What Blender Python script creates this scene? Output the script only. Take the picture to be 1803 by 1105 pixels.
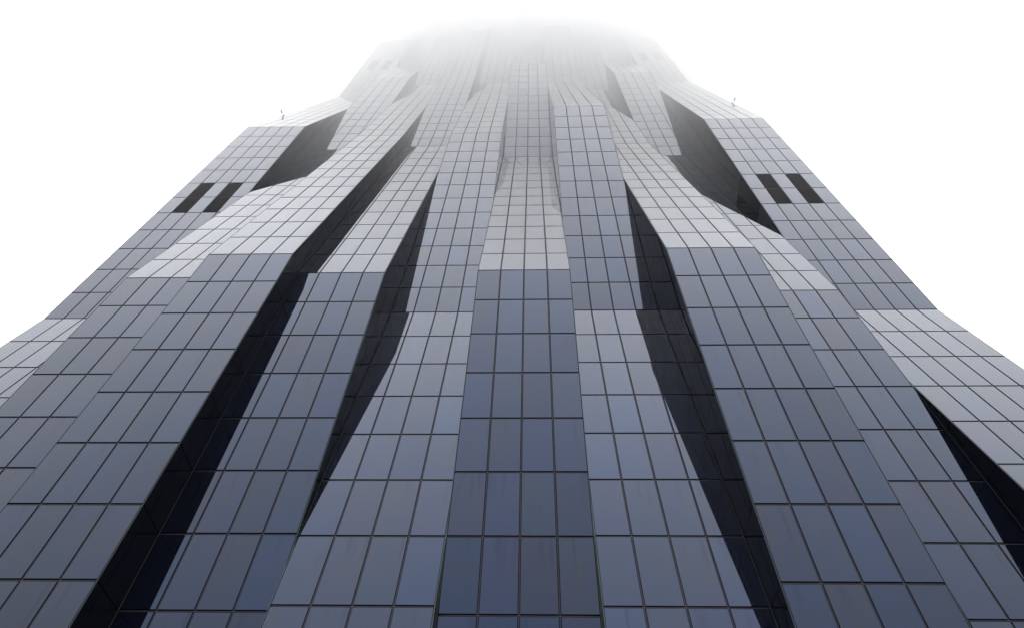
import bpy, bmesh, math, random
from mathutils import Matrix, Vector

# ------------------------------------------------------------------ scene, camera, light
sc = bpy.context.scene
for o in list(bpy.data.objects):
    bpy.data.objects.remove(o)
C = sc.collection
R = math.radians
UNIT = 1.4                         # width of one glass pane in metres
PITCH, FPX, CX, CY = 0.9794283191, 1113.109, 910.037, 552.597
YAW, ROLL = -0.04748766533, 0.03345196465
FLOOR, K0, UC = 2.2134335 * UNIT, 4.02997, 23.429888
CAM_Z = 1.6
IMW, IMH = 1803.0, 1105.0

def level(k):                      # height of floor line k above the plaza
    return CAM_Z + (k + K0) * FLOOR

cam_data = bpy.data.cameras.new('camera')
cam = bpy.data.objects.new('camera', cam_data)
C.objects.link(cam)
sc.camera = cam
cy_, sy_ = math.cos(YAW), math.sin(YAW)
ct, st = math.cos(PITCH), math.sin(PITCH)
fw = Vector((ct * sy_, ct * cy_, st))
dn0 = Vector((st * sy_, st * cy_, -ct))
rt0 = Vector((cy_, -sy_, 0))
cr, sr = math.cos(ROLL), math.sin(ROLL)
rt = rt0 * cr - dn0 * sr
dn = rt0 * sr + dn0 * cr
up = -dn
m = Matrix(((rt.x, up.x, -fw.x), (rt.y, up.y, -fw.y), (rt.z, up.z, -fw.z)))
cam.matrix_world = Matrix.Translation((0, 0, CAM_Z)) @ m.to_4x4()
cam_data.sensor_fit = 'HORIZONTAL'
cam_data.sensor_width = 36.0
cam_data.lens = FPX / IMW * 36.0
cam_data.shift_x = -(CX - IMW / 2) / IMW
cam_data.shift_y = (CY - IMH / 2) / IMW
cam_data.clip_start = 0.1
cam_data.clip_end = 6000

SUN_EL, SUN_AZ = R(52), R(0)       # sun stands behind the tower, above the cloud
world = bpy.data.worlds.new('World')
sc.world = world
world.use_nodes = True
wn, wl = world.node_tree.nodes, world.node_tree.links
wn.clear()
wo = wn.new('ShaderNodeOutputWorld')
bg = wn.new('ShaderNodeBackground')
sky = wn.new('ShaderNodeTexSky')
sky.sky_type = 'NISHITA'
sky.sun_disc = False
sky.sun_elevation = SUN_EL
sky.sun_rotation = SUN_AZ
sky.air_density = 1.0
sky.dust_density = 6.0
sky.ozone_density = 1.0
hs = wn.new('ShaderNodeHueSaturation')
hs.inputs['Saturation'].default_value = 0.25
wl.new(sky.outputs[0], hs.inputs['Color'])
mx = wn.new('ShaderNodeMix')       # closed cloud cover: an even white layer over the clear sky
mx.data_type = 'RGBA'
mx.inputs['Factor'].default_value = 0.93
wl.new(hs.outputs[0], mx.inputs['A'])
wg = wn.new('ShaderNodeTexCoord')            # standard overcast sky: the zenith is brighter than the horizon
wsp = wn.new('ShaderNodeSeparateXYZ')
wl.new(wg.outputs['Generated'], wsp.inputs[0])
wr = wn.new('ShaderNodeMapRange')
wr.inputs['From Min'].default_value = 0.0
wr.inputs['From Max'].default_value = 1.0
wr.inputs['To Min'].default_value = 0.18
wr.inputs['To Max'].default_value = 1.0
wl.new(wsp.outputs['Z'], wr.inputs['Value'])
wc = wn.new('ShaderNodeMix')
wc.data_type = 'RGBA'
wc.blend_type = 'MULTIPLY'
wc.inputs['Factor'].default_value = 1.0
wc.inputs['A'].default_value = (15.2, 15.2, 15.2, 1)
wl.new(wr.outputs['Result'], wc.inputs['B'])
wl.new(wc.outputs['Result'], mx.inputs['B'])
wl.new(mx.outputs['Result'], bg.inputs['Color'])
bg.inputs['Strength'].default_value = 0.1
wl.new(bg.outputs[0], wo.inputs['Surface'])

sun_d = bpy.data.lights.new('sun', 'SUN')
sun_d.energy = 0.5
sun_d.angle = R(25)
sun_d.color = (1.0, 0.97, 0.93)
sun = bpy.data.objects.new('sun', sun_d)
C.objects.link(sun)
sd = Vector((0.0, math.cos(SUN_EL), math.sin(SUN_EL)))
sun.rotation_euler = sd.to_track_quat('Z', 'Y').to_euler()
sun.location = (0, 60, 400)

sc.render.engine = 'CYCLES'
sc.view_settings.view_transform = 'Standard'
sc.view_settings.look = 'None'
sc.view_settings.gamma = 1.0
sc.view_settings.exposure = 1.0
sc.view_settings.use_curve_mapping = False
cyc = sc.cycles
cyc.max_bounces = 18
cyc.glossy_bounces = 6
cyc.diffuse_bounces = 3
cyc.transmission_bounces = 2
cyc.volume_bounces = 12
cyc.use_denoising = True
try:
    cyc.denoiser = 'OPENIMAGEDENOISE'
    cyc.denoising_input_passes = 'RGB_ALBEDO_NORMAL'
except Exception:
    pass
cyc.volume_step_rate = 1.0
cyc.volume_max_steps = 256

random.seed(11)

# ------------------------------------------------------------------ materials
def new_mat(name):
    mt = bpy.data.materials.new(name)
    mt.use_nodes = True
    nt = mt.node_tree
    for n in list(nt.nodes):
        nt.nodes.remove(n)
    out = nt.nodes.new('ShaderNodeOutputMaterial')
    return mt, nt, nt.nodes, nt.links, out

def plain(name, col, rough=0.6, metal=0.0, noise=0.15, scale=3.0, spec=0.3):
    mt, nt, N, L, out = new_mat(name)
    b = N.new('ShaderNodeBsdfPrincipled')
    tc = N.new('ShaderNodeTexCoord')
    nz = N.new('ShaderNodeTexNoise')
    nz.inputs['Scale'].default_value = scale
    nz.inputs['Detail'].default_value = 4
    L.new(tc.outputs['Object'], nz.inputs['Vector'])
    rp = N.new('ShaderNodeMapRange')
    rp.inputs['To Min'].default_value = 1 - noise
    rp.inputs['To Max'].default_value = 1 + noise
    L.new(nz.outputs['Fac'], rp.inputs['Value'])
    mm = N.new('ShaderNodeMix')
    mm.data_type = 'RGBA'
    mm.blend_type = 'MULTIPLY'
    mm.inputs['Factor'].default_value = 1
    mm.inputs['A'].default_value = (*col, 1)
    L.new(rp.outputs['Result'], mm.inputs['B'])
    L.new(mm.outputs['Result'], b.inputs['Base Color'])
    b.inputs['Roughness'].default_value = rough
    b.inputs['Metallic'].default_value = metal
    b.inputs['Specular IOR Level'].default_value = spec
    L.new(b.outputs[0], out.inputs['Surface'])
    return mt

def glass_mat(name, tint_lo, tint_hi, ior, streak, shade_mix=0.0, coat=0.0):
    """solar-control glass: dark blue body, mirror coat whose strength follows the angle; rain stains below the joints"""
    mt, nt, N, L, out = new_mat(name)
    b = N.new('ShaderNodeBsdfPrincipled')
    at = N.new('ShaderNodeAttribute')
    at.attribute_name = 'pane_random'
    uv = N.new('ShaderNodeUVMap')
    uv.uv_map = 'pane'
    # tint of the coat, pane by pane, plus noise that paints in uneven sky reflections
    tc = N.new('ShaderNodeTexCoord')
    nz = N.new('ShaderNodeTexNoise')
    nz.inputs['Scale'].default_value = 0.55
    nz.inputs['Detail'].default_value = 2
    of = N.new('ShaderNodeVectorMath'); of.operation = 'ADD'
    sc_ = N.new('ShaderNodeMath'); sc_.operation = 'MULTIPLY'; sc_.inputs[1].default_value = 37.0
    L.new(at.outputs['Fac'], sc_.inputs[0])
    L.new(tc.outputs['Object'], of.inputs[0]); L.new(sc_.outputs[0], of.inputs[1])
    L.new(of.outputs[0], nz.inputs['Vector'])
    ad = N.new('ShaderNodeMath'); ad.operation = 'MULTIPLY_ADD'
    L.new(at.outputs['Fac'], ad.inputs[0]); ad.inputs[1].default_value = 0.55
    md = N.new('ShaderNodeMath'); md.operation = 'MULTIPLY_ADD'
    L.new(nz.outputs['Fac'], md.inputs[0]); md.inputs[1].default_value = 1.3; md.inputs[2].default_value = -0.42
    L.new(md.outputs[0], ad.inputs[2])
    tm = N.new('ShaderNodeMix'); tm.data_type = 'RGBA'
    tm.inputs['A'].default_value = (*tint_lo, 1)
    tm.inputs['B'].default_value = (*tint_hi, 1)
    L.new(ad.outputs[0], tm.inputs['Factor'])
    # stains: streaks hanging from the upper joint
    sp = N.new('ShaderNodeSeparateXYZ'); L.new(uv.outputs[0], sp.inputs[0])
    mu = N.new('ShaderNodeMath'); mu.operation = 'MULTIPLY_ADD'
    L.new(at.outputs['Fac'], mu.inputs[0]); mu.inputs[1].default_value = 61.0
    L.new(sp.outputs['X'], mu.inputs[2])
    cb = N.new('ShaderNodeCombineXYZ')
    L.new(mu.outputs[0], cb.inputs['X'])
    mv = N.new('ShaderNodeMath'); mv.operation = 'MULTIPLY'
    L.new(sp.outputs['Y'], mv.inputs[0]); mv.inputs[1].default_value = 0.12
    L.new(mv.outputs[0], cb.inputs['Y'])
    sn = N.new('ShaderNodeTexNoise')
    sn.inputs['Scale'].default_value = 5.0
    sn.inputs['Detail'].default_value = 5
    L.new(cb.outputs[0], sn.inputs['Vector'])
    sm = N.new('ShaderNodeMapRange'); sm.interpolation_type = 'SMOOTHSTEP'
    sm.inputs['From Min'].default_value = 0.50
    sm.inputs['From Max'].default_value = 0.78
    L.new(sn.outputs['Fac'], sm.inputs['Value'])
    fo = N.new('ShaderNodeMapRange')
    fo.inputs['From Min'].default_value = 0.25
    fo.inputs['From Max'].default_value = 1.0
    L.new(sp.outputs['Y'], fo.inputs['Value'])
    ml = N.new('ShaderNodeMath'); ml.operation = 'MULTIPLY'
    L.new(sm.outputs['Result'], ml.inputs[0]); L.new(fo.outputs['Result'], ml.inputs[1])
    mk = N.new('ShaderNodeMath'); mk.operation = 'MULTIPLY'
    L.new(ml.outputs[0], mk.inputs[0]); mk.inputs[1].default_value = streak
    # fine horizontal print of the coating
    bd = N.new('ShaderNodeMix'); bd.data_type = 'RGBA'
    bd.inputs['A'].default_value = (0.003, 0.004, 0.009, 1)
    bd.inputs['B'].default_value = (0.006, 0.007, 0.010, 1)
    L.new(mk.outputs[0], bd.inputs['Factor'])
    L.new(bd.outputs['Result'], b.inputs['Base Color'])
    ts = N.new('ShaderNodeMix'); ts.data_type = 'RGBA'
    L.new(mk.outputs[0], ts.inputs['Factor'])
    L.new(tm.outputs['Result'], ts.inputs['A'])
    ts.inputs['B'].default_value = (0.08, 0.13, 0.32, 1)
    L.new(ts.outputs['Result'], b.inputs['Specular Tint'])
    b.inputs['IOR'].default_value = ior
    wn_ = N.new('ShaderNodeTexWhiteNoise'); wn_.noise_dimensions = '1D'
    L.new(at.outputs['Fac'], wn_.inputs['W'])
    sl = N.new('ShaderNodeMapRange'); sl.inputs['To Min'].default_value = 0.45; sl.inputs['To Max'].default_value = 0.56
    L.new(wn_.outputs['Value'], sl.inputs['Value'])
    L.new(sl.outputs['Result'], b.inputs['Specular IOR Level'])
    rg = N.new('ShaderNodeMapRange')
    rg.inputs['To Min'].default_value = 0.012
    rg.inputs['To Max'].default_value = 0.09
    L.new(mk.outputs[0], rg.inputs['Value'])
    L.new(rg.outputs['Result'], b.inputs['Roughness'])
    b.inputs['Coat Weight'].default_value = coat
    b.inputs['Coat IOR'].default_value = 1.5
    b.inputs['Coat Roughness'].default_value = 0.01
    if shade_mix > 0:                   # dull black mixed in, painting the dark of the recesses into the glass
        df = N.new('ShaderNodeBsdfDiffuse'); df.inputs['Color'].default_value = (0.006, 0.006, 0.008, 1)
        ms = N.new('ShaderNodeMixShader'); ms.inputs['Fac'].default_value = shade_mix
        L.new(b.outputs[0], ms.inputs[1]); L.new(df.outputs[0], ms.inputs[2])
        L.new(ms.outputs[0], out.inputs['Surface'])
    else:
        L.new(b.outputs[0], out.inputs['Surface'])
    return mt

M = {}
M['glass'] = glass_mat('mirror_glass', (0.14, 0.41, 1.0), (0.23, 0.37, 0.97), 1.65, 0.6, 0.0, 0.5)
M['side_glass_shaded'] = glass_mat('side_mirror_glass_shaded', (0.40, 0.50, 0.8), (0.50, 0.48, 0.7), 1.4, 0.3, 0.66)  # darker copy of the side glass, recess shade put into its colour
M['side_glass_lit'] = glass_mat('side_mirror_glass_lit', (0.40, 0.50, 0.8), (0.50, 0.48, 0.7), 1.65, 0.3, 0.0, 0.5)  # brighter copy of the same side glass, for walls beside the centre bay
M['backing'] = plain('dark_backing', (0.012, 0.012, 0.014), 0.9, 0, 0.2)
M['mullion'] = plain('anodised_aluminium', (0.027, 0.026, 0.040), 0.55, 0.0, 0.2, 2.0)
M['trim'] = plain('pale_edge_profile', (0.05, 0.068, 0.068), 0.35, 0.3, 0.1, 2.0)
M['vent'] = plain('dark_louvre', (0.014, 0.014, 0.019), 0.7, 0.0, 0.2)
M['lamp'] = plain('grey_fitting', (0.12, 0.12, 0.13), 0.5, 0.0, 0.2)
M['roof'] = plain('roof_membrane', (0.2, 0.2, 0.2), 0.9)

def plaza_mat():
    mt, nt, N, L, out = new_mat('plaza_paving')
    b = N.new('ShaderNodeBsdfPrincipled')
    tc = N.new('ShaderNodeTexCoord')
    br = N.new('ShaderNodeTexBrick')
    br.inputs['Color1'].default_value = (0.20, 0.20, 0.20, 1)
    br.inputs['Color2'].default_value = (0.25, 0.245, 0.24, 1)
    br.inputs['Mortar'].default_value = (0.10, 0.10, 0.10, 1)
    br.inputs['Scale'].default_value = 1.0
    br.inputs['Mortar Size'].default_value = 0.01
    br.inputs['Brick Width'].default_value = 1.2
    br.inputs['Row Height'].default_value = 0.6
    L.new(tc.outputs['Object'], br.inputs['Vector'])
    nz = N.new('ShaderNodeTexNoise'); nz.inputs['Scale'].default_value = 0.2; nz.inputs['Detail'].default_value = 6
    L.new(tc.outputs['Object'], nz.inputs['Vector'])
    mm = N.new('ShaderNodeMix'); mm.data_type = 'RGBA'; mm.blend_type = 'MULTIPLY'; mm.inputs['Factor'].default_value = 0.5
    L.new(br.outputs['Color'], mm.inputs['A']); L.new(nz.outputs['Fac'], mm.inputs['B'])
    L.new(mm.outputs['Result'], b.inputs['Base Color'])
    b.inputs['Roughness'].default_value = 0.7
    L.new(b.outputs[0], out.inputs['Surface'])
    return mt

# ------------------------------------------------------------------ helpers
def link(name, me, mat, parent=None):
    o = bpy.data.objects.new(name, me)
    if mat is not None and not me.materials:
        me.materials.append(mat)
    C.objects.link(o)
    if parent is not None:
        o.parent = parent
    return o

class MB:
    """collects faces with a pane uv and a random number per piece"""
    def __init__(s):
        s.v, s.f, s.uv, s.rnd = [], [], [], []
    def poly_prism(s, pts, off, uvs=None, r=None):
        """pts: front polygon (Vectors, seen from outside counter-clockwise); off: vector to its back"""
        n = len(pts)
        if r is None:
            r = random.random()
        if uvs is None:
            uvs = [(0.5, 0.5)] * n
        i0 = len(s.v)
        s.v += [tuple(p) for p in pts] + [tuple(p + off) for p in pts]
        s.f.append(list(range(i0, i0 + n))); s.uv.append(list(uvs)); s.rnd.append(r)
        s.f.append([i0 + n + j for j in reversed(range(n))]); s.uv.append([(0.5, 0.1)] * n); s.rnd.append(r)
        for j in range(n):
            k = (j + 1) % n
            s.f.append([i0 + k, i0 + j, i0 + n + j, i0 + n + k]); s.uv.append([(0.5, 0.1)] * 4); s.rnd.append(r)
    def box(s, x0, x1, y0, y1, z0, z1):
        p = [Vector((x0, y0, z0)), Vector((x1, y0, z0)), Vector((x1, y0, z1)), Vector((x0, y0, z1))]
        s.poly_prism(p, Vector((0, y1 - y0, 0)))
    def bar(s, a, b, w, d, side=Vector((1, 0, 0))):
        """square bar from a to b, w wide along side, d deep"""
        ax = (b - a).normalized()
        sd_ = (side - ax * side.dot(ax)).normalized()
        dp = ax.cross(sd_).normalized()
        p = [a - sd_ * w / 2 - dp * d / 2, a + sd_ * w / 2 - dp * d / 2, a + sd_ * w / 2 + dp * d / 2, a - sd_ * w / 2 + dp * d / 2]
        s.poly_prism(p, b - a)
    def mesh(s, name):
        me = bpy.data.meshes.new(name)
        me.from_pydata(s.v, [], s.f)
        ul = me.uv_layers.new(name='pane')
        flat = [c for u in s.uv for p in u for c in p]
        ul.data.foreach_set('uv', flat)
        at = me.attributes.new('pane_random', 'FLOAT', 'FACE')
        at.data.foreach_set('value', s.rnd)
        me.update()
        return me
    def build(s, name, mat, parent=None):
        return link(name, s.mesh(name), mat, parent)

# ------------------------------------------------------------------ the setting: plaza
pz = MB(); pz.v = [(-3000, -3000, 0), (3000, -3000, 0), (3000, 3000, 0), (-3000, 3000, 0)]
pz.f = [[0, 1, 2, 3]]; pz.uv = [[(0, 0)] * 4]; pz.rnd = [0.0]
plaza = pz.build('plaza_ground', plaza_mat())
plaza['kind'] = 'structure'

# ------------------------------------------------------------------ the tower: ten folded bays side by side
EDGE = [0.149, 4.925, 9.074, 12.86, 16.804, 20.955, 25.076, 29.167, 33.01, 37.118, 41.862]
COLS = [5, 4, 4, 4, 4, 4, 4, 4, 4, 5]
KMIN, KMAX = -4.5, 55
NODES = [   # (floor line, distance of the fold in pane widths)
    [(-1, 14.10), (7, 16.48), (19, 15.68), (31, 20.34), (43, 18.94), (55, 22.0)],
    [(-1, 14.75), (7, 14.29), (19, 17.67), (31, 18.17), (43, 21.4), (55, 20.5)],
    [(-1, 13.72), (7, 13.12), (19, 16.53), (31, 19.12), (43, 18.3), (55, 20.0)],
    [(-1, 15.05), (7, 14.10), (19, 17.48), (31, 18.08), (43, 17.79), (55, 20.5)],
    [(-1, 14.44), (7, 16.24), (19, 16.42), (31, 19.07), (43, 18.9), (55, 20.5)],
    [(-1, 15.18), (7, 14.03), (19, 18.49), (31, 17.01), (43, 21.3), (55, 20.0)],
    [(-1, 14.41), (7, 16.19), (19, 14.36), (31, 18.97), (43, 17.3), (55, 20.5)],
    [(-1, 13.69), (7, 13.00), (19, 17.48), (31, 20.05), (43, 18.6), (55, 20.0)],
    [(-1, 15.10), (7, 15.19), (19, 18.53), (31, 18.08), (43, 21.4), (55, 20.5)],
    [(-1, 13.28), (7, 16.26), (19, 15.54), (31, 19.20), (43, 19.08), (55, 22.0)],
]
BACK = 36.0 * UNIT

def front(i, k):
    nd = NODES[i]
    for j in range(len(nd) - 1):
        if k <= nd[j + 1][0] or j == len(nd) - 2:
            (a, p), (b, q) = nd[j], nd[j + 1]
            return (p + (q - p) * (k - a) / (b - a)) * UNIT

def X(u):
    return (u - UC) * UNIT

LEVELS = [KMIN] + list(range(-4, KMAX + 1))
GAP = 0.048

tower = bpy.data.objects.new('glass_tower', None)
tower.location = (0, 15 * UNIT, 0)
tower.empty_display_size = 2
C.objects.link(tower)
tower['label'] = 'dark mirror-glass skyscraper with ten folded vertical bays fading into low cloud'
tower['category'] = 'skyscraper'
PINV = Vector((0, -15 * UNIT, 0))

def shift(mb):                      # to the tower's own space
    mb.v = [(x, y + PINV.y, z) for (x, y, z) in mb.v]
    return mb

# projected size of a quad in photo pixels, to choose which panes are pieces of their own
def project(p):
    q = p - Vector((0, 0, CAM_Z))
    z = q.dot(fw)
    if z < 0.5:
        return None
    return (CX + FPX * q.dot(rt) / z, CY + FPX * q.dot(dn) / z)

def seen_area(pts):
    pr = [project(p) for p in pts]
    if any(a is None for a in pr):
        return 0.0
    cx = sum(a[0] for a in pr) / len(pr); cyy = sum(a[1] for a in pr) / len(pr)
    ar = 0.0
    cl = [(min(max(a[0], 0), IMW), min(max(a[1], 0), IMH)) for a in pr]
    for a, b in zip(cl, cl[1:] + cl[:1]):
        ar += a[0] * b[1] - b[0] * a[1]
    return abs(ar) / 2

VENTS = {(0, 1), (0, 3), (9, 1), (9, 3)}           # bay, column
VENT_ROWS = {12, 13, 36, 37}

bays, panes, sides = [], [], []
for i in range(10):
    x0, x1 = X(EDGE[i]), X(EDGE[i + 1])
    # structural body behind the glass
    mb = MB()
    e = 0.012
    ks = [KMIN] + [n for n, _ in NODES[i][1:]]
    ks = sorted(set([KMIN, -1] + [n for n, _ in NODES[i]]))
    inset = 0.10
    prof = [(front(i, k) + inset, level(k)) for k in ks]
    xl, xr = x0 + e + 0.03, x1 - e - 0.03
    nk = len(ks)
    vs = [(xl, y, z) for y, z in prof] + [(xr, y, z) for y, z in prof]
    vs += [(xl, BACK, prof[0][1]), (xl, BACK, prof[-1][1]), (xr, BACK, prof[0][1]), (xr, BACK, prof[-1][1])]
    mb.v = vs
    for j in range(nk - 1):
        mb.f.append([j, nk + j, nk + j + 1, j + 1])
    b0 = 2 * nk
    mb.f.append([b0] + list(range(nk)) + [b0 + 1])
    mb.f.append([b0 + 3] + [nk + j for j in reversed(range(nk))] + [b0 + 2])
    mb.f.append([b0, b0 + 1, b0 + 3, b0 + 2])
    mb.f.append([nk - 1, 2 * nk - 1, b0 + 3, b0 + 1])
    mb.uv = [[(0.5, 0.5)] * len(f) for f in mb.f]
    mb.rnd = [0.5] * len(mb.f)
    bay = shift(mb).build('facade_bay', M['backing'], tower)
    bays.append(bay)
    n = COLS[i]
    w = (x1 - x0) / n
    # front glass
    for a, b in zip(LEVELS[:-1], LEVELS[1:]):
        ya, yb, za, zb = front(i, a), front(i, b), level(a), level(b)
        ln = math.hypot(yb - ya, zb - za)
        g = 0.056 / ln
        for c in range(n):
            xa, xb = x0 + c * w + GAP, x0 + (c + 1) * w - GAP
            if c == 0: xa = x0 + 0.055
            if c == n - 1: xb = x1 - 0.055
            lo = Vector((0, ya + (yb - ya) * g, za + (zb - za) * g))
            hi = Vector((0, yb - (yb - ya) * g, zb - (zb - za) * g))
            q = [Vector((xa, lo.y, lo.z)), Vector((xb, lo.y, lo.z)), Vector((xb, hi.y, hi.z)), Vector((xa, hi.y, hi.z))]
            panes.append((i, c, a, q, seen_area(q)))

def pane_piece(mb, q, r=None, tilt=0.0011):
    nrm = (q[1] - q[0]).cross(q[3] - q[0]).normalized()
    cen = sum(q, Vector()) / 4
    # every pane sits a hair out of true
    tx, tz = random.gauss(0, tilt), random.gauss(0, tilt)
    ax, az = (q[1] - q[0]).normalized(), (q[3] - q[0]).normalized()
    q2 = [p + nrm * ((p - cen).dot(ax) * tx + (p - cen).dot(az) * tz) for p in q]
    mb.poly_prism(q2, nrm * -0.045, [(0, 0), (1, 0), (1, 1), (0, 1)], r)

glass = [p for p in panes if not ((p[0], p[1]) in VENTS and p[2] in VENT_ROWS)]
# hidden by the bay nearer to the camera's side: leave those to the joined field
def vis_score(p):
    i, c, k, q, a = p
    cen = sum(q, Vector()) / 4
    org = Vector((0, 0, CAM_Z))
    hid = 0
    for t in (0.35, 0.65, 0.9, 0.97):
        pt = org + (cen - org) * t
        kk = (pt.z - CAM_Z) / FLOOR - K0
        u = pt.x / UNIT + UC
        for j in range(10):
            if EDGE[j] < u < EDGE[j + 1] and kk > KMIN and pt.y > front(j, kk) + 0.05:
                hid = 1
    return 0 if hid else a
glass.sort(key=lambda p: -vis_score(p))
single, rest = glass[:300], glass[300:]
for (i, c, k, q, a) in single:
    mb = MB(); pane_piece(mb, q)
    cen = sum(q, Vector()) / 4
    mb.v = [(x - cen.x, y - cen.y, z - cen.z) for x, y, z in mb.v]
    o = mb.build('glass_pane', M['glass'], bays[i])
    o.location = cen + PINV
mb = MB()
for (i, c, k, q, a) in rest:
    pane_piece(mb, q)
o = shift(mb).build('upper_glazing', M['glass'], tower)
o['kind'] = 'stuff'

# ventilation openings: recessed louvres in place of panes
for p in panes:
    i, c, k, q, a = p
    if (i, c) in VENTS and k in VENT_ROWS:
        mb = MB()
        nrm = (q[1] - q[0]).cross(q[3] - q[0]).normalized()
        upv = (q[3] - q[0])
        ns = 14
        for s_ in range(ns):
            a0 = q[0] + upv * (s_ / ns) - nrm * 0.02
            a1 = q[1] + upv * (s_ / ns) - nrm * 0.02
            h = upv * (0.55 / ns)
            mb.poly_prism([a0, a1, a1 + h - nrm * 0.03, a0 + h - nrm * 0.03], nrm * -0.012)
        shift(mb).build('louvre_vent', M['vent'], bays[i])

# joints: upright mullions and level transoms set back between the panes
for i in range(10):
    x0, x1 = X(EDGE[i]), X(EDGE[i + 1]); n = COLS[i]; w = (x1 - x0) / n
    ks = sorted(set([KMIN, -1] + [q for q, _ in NODES[i]]))
    for c in range(1, n):
        mb = MB(); x = x0 + c * w
        for a, b in zip(ks[:-1], ks[1:]):
            mb.bar(Vector((x, front(i, a) + 0.052, level(a))), Vector((x, front(i, b) + 0.052, level(b))), 0.05, 0.05)
        shift(mb).build('mullion', M['mullion'], bays[i])
far = MB()
for i in range(10):
    x0, x1 = X(EDGE[i]), X(EDGE[i + 1])
    for k in LEVELS[1:-1]:
        y, z = front(i, k) + 0.058, level(k)
        a, b = Vector((x0 + 0.05, y, z)), Vector((x1 - 0.05, y, z))
        if k <= 25:
            mb = MB(); mb.bar(a, b, 0.045, 0.05, Vector((0, 0, 1)))
            shift(mb).build('transom', M['mullion'], bays[i])
        else:
            far.bar(a, b, 0.045, 0.05, Vector((0, 0, 1)))
o = shift(far).build('upper_transoms', M['mullion'], tower)
o['kind'] = 'stuff'

# side walls of the bays, glazed as well, cut along the fold
def clip(poly, f):
    out = []
    for a, b in zip(poly, poly[1:] + poly[:1]):
        fa, fb = f(a), f(b)
        if fa >= 0: out.append(a)
        if (fa >= 0) != (fb >= 0):
            t = fa / (fa - fb)
            out.append((a[0] + (b[0] - a[0]) * t, a[1] + (b[1] - a[1]) * t))
    return out

side_list = []
for i in range(10):
    for sgn in (-1, 1):
        x = X(EDGE[i + (sgn > 0)]) - sgn * 0.006
        nb = i + sgn
        for a, b in zip(LEVELS[:-1], LEVELS[1:]):
            ya, yb, za, zb = front(i, a), front(i, b), level(a), level(b)
            if 0 <= nb <= 9:
                na, nb_ = front(nb, a) + 0.09, front(nb, b) + 0.09
                if na <= ya + 0.1 and nb_ <= yb + 0.1:
                    continue
            else:
                na = nb_ = BACK - 0.2
            quad = [(ya + 0.015, za), (max(na, ya + 0.02), za), (max(nb_, yb + 0.02), zb), (yb + 0.015, zb)]
            quad = clip(quad, lambda p: p[1] - za - 0.02)
            quad = clip(quad, lambda p: zb - 0.02 - p[1])
            ymin, ymax = min(p[0] for p in quad), max(p[0] for p in quad)
            step = UNIT
            j = math.floor(ymin / step)
            while j * step < ymax:
                pc = clip(quad, lambda p: p[0] - j * step - 0.015)
                pc = clip(pc, lambda p: (j + 1) * step - 0.015 - p[0]) if len(pc) > 2 else []
                if i in (0, 9) and sgn == (1 if i == 0 else -1) and a in VENT_ROWS and j * step - ymin < 2.0 * UNIT:
                    j += 1; continue      # louvred opening in the return wall
                if len(pc) > 2:
                    zz = [p[1] for p in pc]; yy = [p[0] for p in pc]
                    if max(zz) - min(zz) > 0.1 and max(yy) - min(yy) > 0.03:
                        side_list.append((i, sgn, a, x, pc))
                j += 1

def side_piece(mb, x, sgn, pc, tilt=0.0012):
    pts = pc if sgn > 0 else list(reversed(pc))
    cy0 = sum(p[0] for p in pts) / len(pts); cz0 = sum(p[1] for p in pts) / len(pts)
    t1, t2 = random.gauss(0, tilt), random.gauss(0, tilt)
    v = [Vector((x + (p[0] - cy0) * t1 + (p[1] - cz0) * t2, p[0], p[1])) for p in pts]
    uv = [((p[0] / UNIT) % 1.0, (p[1] - level(0)) / FLOOR % 1.0) for p in pts]
    mb.poly_prism(v, Vector((-sgn * 0.03, 0, 0)), [(0.5, 0.3)] * len(pts))

by = {}
for i, sgn, a, x, pc in side_list:
    by.setdefault((i, sgn), []).append((x, pc))
for (i, sgn), lst in by.items():
    mb = MB()
    for x, pc in lst:
        side_piece(mb, x, sgn, pc)
    o = shift(mb).build('side_glazing', M['side_glass_lit' if (i, sgn) in ((4, 1), (6, -1)) else 'side_glass_shaded'], bays[i])
    o['kind'] = 'stuff'

# pale profile along the free corner of every bay
for i in range(10):
    ks = sorted(set([KMIN, -1] + [q for q, _ in NODES[i]]))
    for sgn in (-1, 1):
        x = X(EDGE[i + (sgn > 0)]) - sgn * 0.014
        mb = MB()
        for a, b in zip(ks[:-1], ks[1:]):
            mb.bar(Vector((x, front(i, a) + 0.012, level(a))), Vector((x, front(i, b) + 0.012, level(b))), 0.026, 0.022)
        shift(mb).build('corner_profile', M['trim'], bays[i])

# obstruction lights on arms at the outer corners
for i, sgn in ((0, -1), (9, 1)):
    for k in ((22.6, 34.6) if i == 0 else (22.8, 34.8)):
        y, z = front(i, k), level(k)
        x = X(EDGE[0] if sgn < 0 else EDGE[10])
        mb = MB()
        a = Vector((x - sgn * 0.2, y - 0.06, z)); b = Vector((x + sgn * 0.4, y - 0.45, z + 0.05))
        mb.bar(a, b, 0.018, 0.018, Vector((0, 0, 1)))
        for t, up_ in ((0.12, -0.25), (0.6, 0.15), (0.8, 0.4), (1.0, 0.75)):
            p = a.lerp(b, t)
            mb.bar(p, p + Vector((0, 0, up_)), 0.014, 0.014)
            s_ = 0.085
            c_ = p + Vector((0, 0, up_))
            ring = [Vector((math.cos(h) * s_, math.sin(h) * s_, 0)) for h in [j * math.pi / 4 for j in range(8)]]
            mb.poly_prism([c_ + r_ + Vector((0, 0, -0.085)) for r_ in reversed(ring)], Vector((0, 0, 0.17)))
        shift(mb).build('obstruction_light', M['lamp'], tower)

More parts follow.
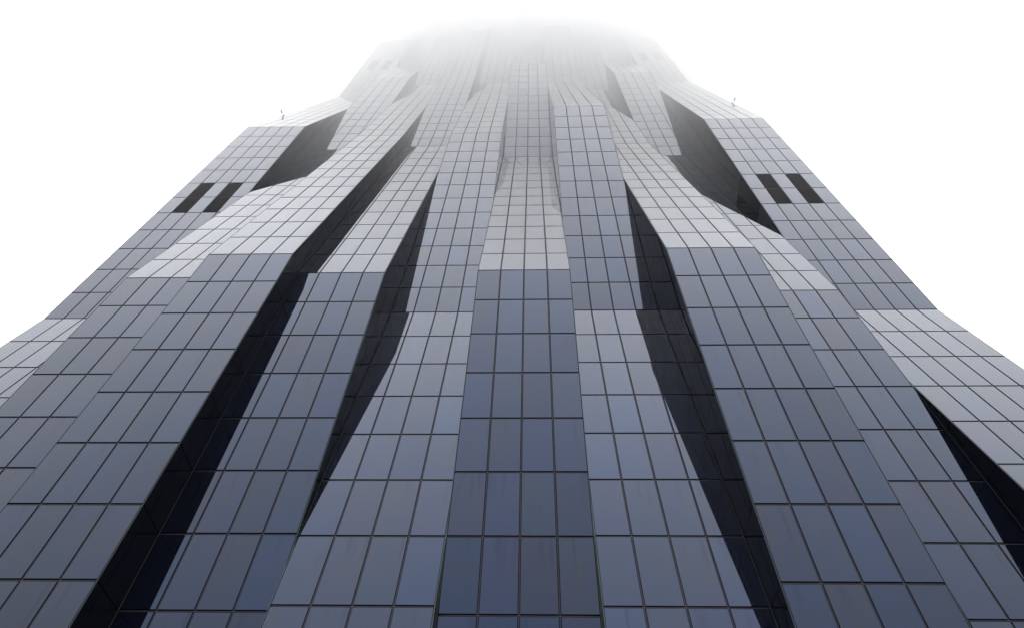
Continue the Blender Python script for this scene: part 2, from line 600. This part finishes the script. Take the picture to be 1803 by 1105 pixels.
# roof slab, hidden in the cloud
mb = MB()
mb.box(X(EDGE[0]) + 0.3, X(EDGE[10]) - 0.3, 23.5 * UNIT, BACK - 0.3, level(KMAX) - 1.0, level(KMAX) + 3.0)
shift(mb).build('roof', M['roof'], tower)

# ------------------------------------------------------------------ low cloud round the tower's head
CLOUD_BASE, CLOUD_TOP = 42.0, 182.0
CLOUD_Y, CLOUD_R, CLOUD_RY = 46.0, 104.0, 58.0
def cloud_mat():
    mt, nt, N, L, out = new_mat('low_cloud')
    tc = N.new('ShaderNodeNewGeometry')
    sp = N.new('ShaderNodeSeparateXYZ')
    L.new(tc.outputs['Position'], sp.inputs[0])
    rp = N.new('ShaderNodeFloatCurve')                 # density over height: thin at the base, thickest round the upper storeys
    nm = N.new('ShaderNodeMapRange')
    nm.inputs['From Min'].default_value = CLOUD_BASE
    nm.inputs['From Max'].default_value = CLOUD_TOP
    L.new(sp.outputs['Z'], nm.inputs['Value'])
    L.new(nm.outputs['Result'], rp.inputs['Value'])
    cv = rp.mapping.curves[0]
    pts = DENSITY
    cv.points[0].location = pts[0]; cv.points[1].location = pts[-1]
    for p in pts[1:-1]:
        cv.points.new(*p)
    rp.mapping.update()
    # thins out sideways, away from the tower
    cx_ = N.new('ShaderNodeCombineXYZ')
    L.new(sp.outputs['X'], cx_.inputs['X'])
    yy = N.new('ShaderNodeMath'); yy.operation = 'MULTIPLY'; yy.inputs[1].default_value = CLOUD_R / CLOUD_RY
    L.new(sp.outputs['Y'], yy.inputs[0]); L.new(yy.outputs[0], cx_.inputs['Y'])
    ds = N.new('ShaderNodeVectorMath'); ds.operation = 'DISTANCE'
    L.new(cx_.outputs[0], ds.inputs[0]); ds.inputs[1].default_value = (0, CLOUD_Y * CLOUD_R / CLOUD_RY, 0)
    ra = N.new('ShaderNodeMapRange'); ra.interpolation_type = 'SMOOTHERSTEP'
    ra.inputs['From Min'].default_value = 40
    ra.inputs['From Max'].default_value = CLOUD_R
    ra.inputs['To Min'].default_value = 0.1
    ra.inputs['To Max'].default_value = 0.0
    L.new(ds.outputs['Value'], ra.inputs['Value'])
    ml = N.new('ShaderNodeMath'); ml.operation = 'MULTIPLY'
    L.new(rp.outputs['Value'], ml.inputs[0]); L.new(ra.outputs['Result'], ml.inputs[1])
    wi = N.new('ShaderNodeTexNoise')                   # wisps
    wi.inputs['Scale'].default_value = 0.035
    wi.inputs['Detail'].default_value = 2
    L.new(tc.outputs['Position'], wi.inputs['Vector'])
    wr_ = N.new('ShaderNodeMapRange')
    wr_.inputs['From Min'].default_value = 0.3
    wr_.inputs['From Max'].default_value = 0.7
    wr_.inputs['To Min'].default_value = 0.55
    wr_.inputs['To Max'].default_value = 1.45
    L.new(wi.outputs['Fac'], wr_.inputs['Value'])
    mw = N.new('ShaderNodeMath'); mw.operation = 'MULTIPLY'
    L.new(ml.outputs[0], mw.inputs[0]); L.new(wr_.outputs['Result'], mw.inputs[1])
    ml = mw
    v = N.new('ShaderNodeVolumePrincipled')
    v.inputs['Color'].default_value = (1, 1, 1, 1)
    v.inputs['Anisotropy'].default_value = 0.69
    L.new(ml.outputs[0], v.inputs['Density'])
    L.new(v.outputs[0], out.inputs['Volume'])
    return mt
def cz(z): return (z - CLOUD_BASE) / (CLOUD_TOP - CLOUD_BASE)
DENSITY = [(0, 0.0), (cz(60), 0.08), (cz(75), 0.20), (cz(95), 0.31), (cz(115), 0.36), (cz(135), 0.44), (cz(155), 0.58), (cz(172), 0.45), (1.0, 0.0)]
mb = MB()
mb.box(-CLOUD_R - 1, CLOUD_R + 1, CLOUD_Y - CLOUD_RY - 1, CLOUD_Y + CLOUD_RY + 1, CLOUD_BASE, CLOUD_TOP)
cl = mb.build('low_cloud', cloud_mat())
cl['kind'] = 'stuff'
cl['label'] = 'white low cloud hiding the head of the tower'
cl['category'] = 'cloud'
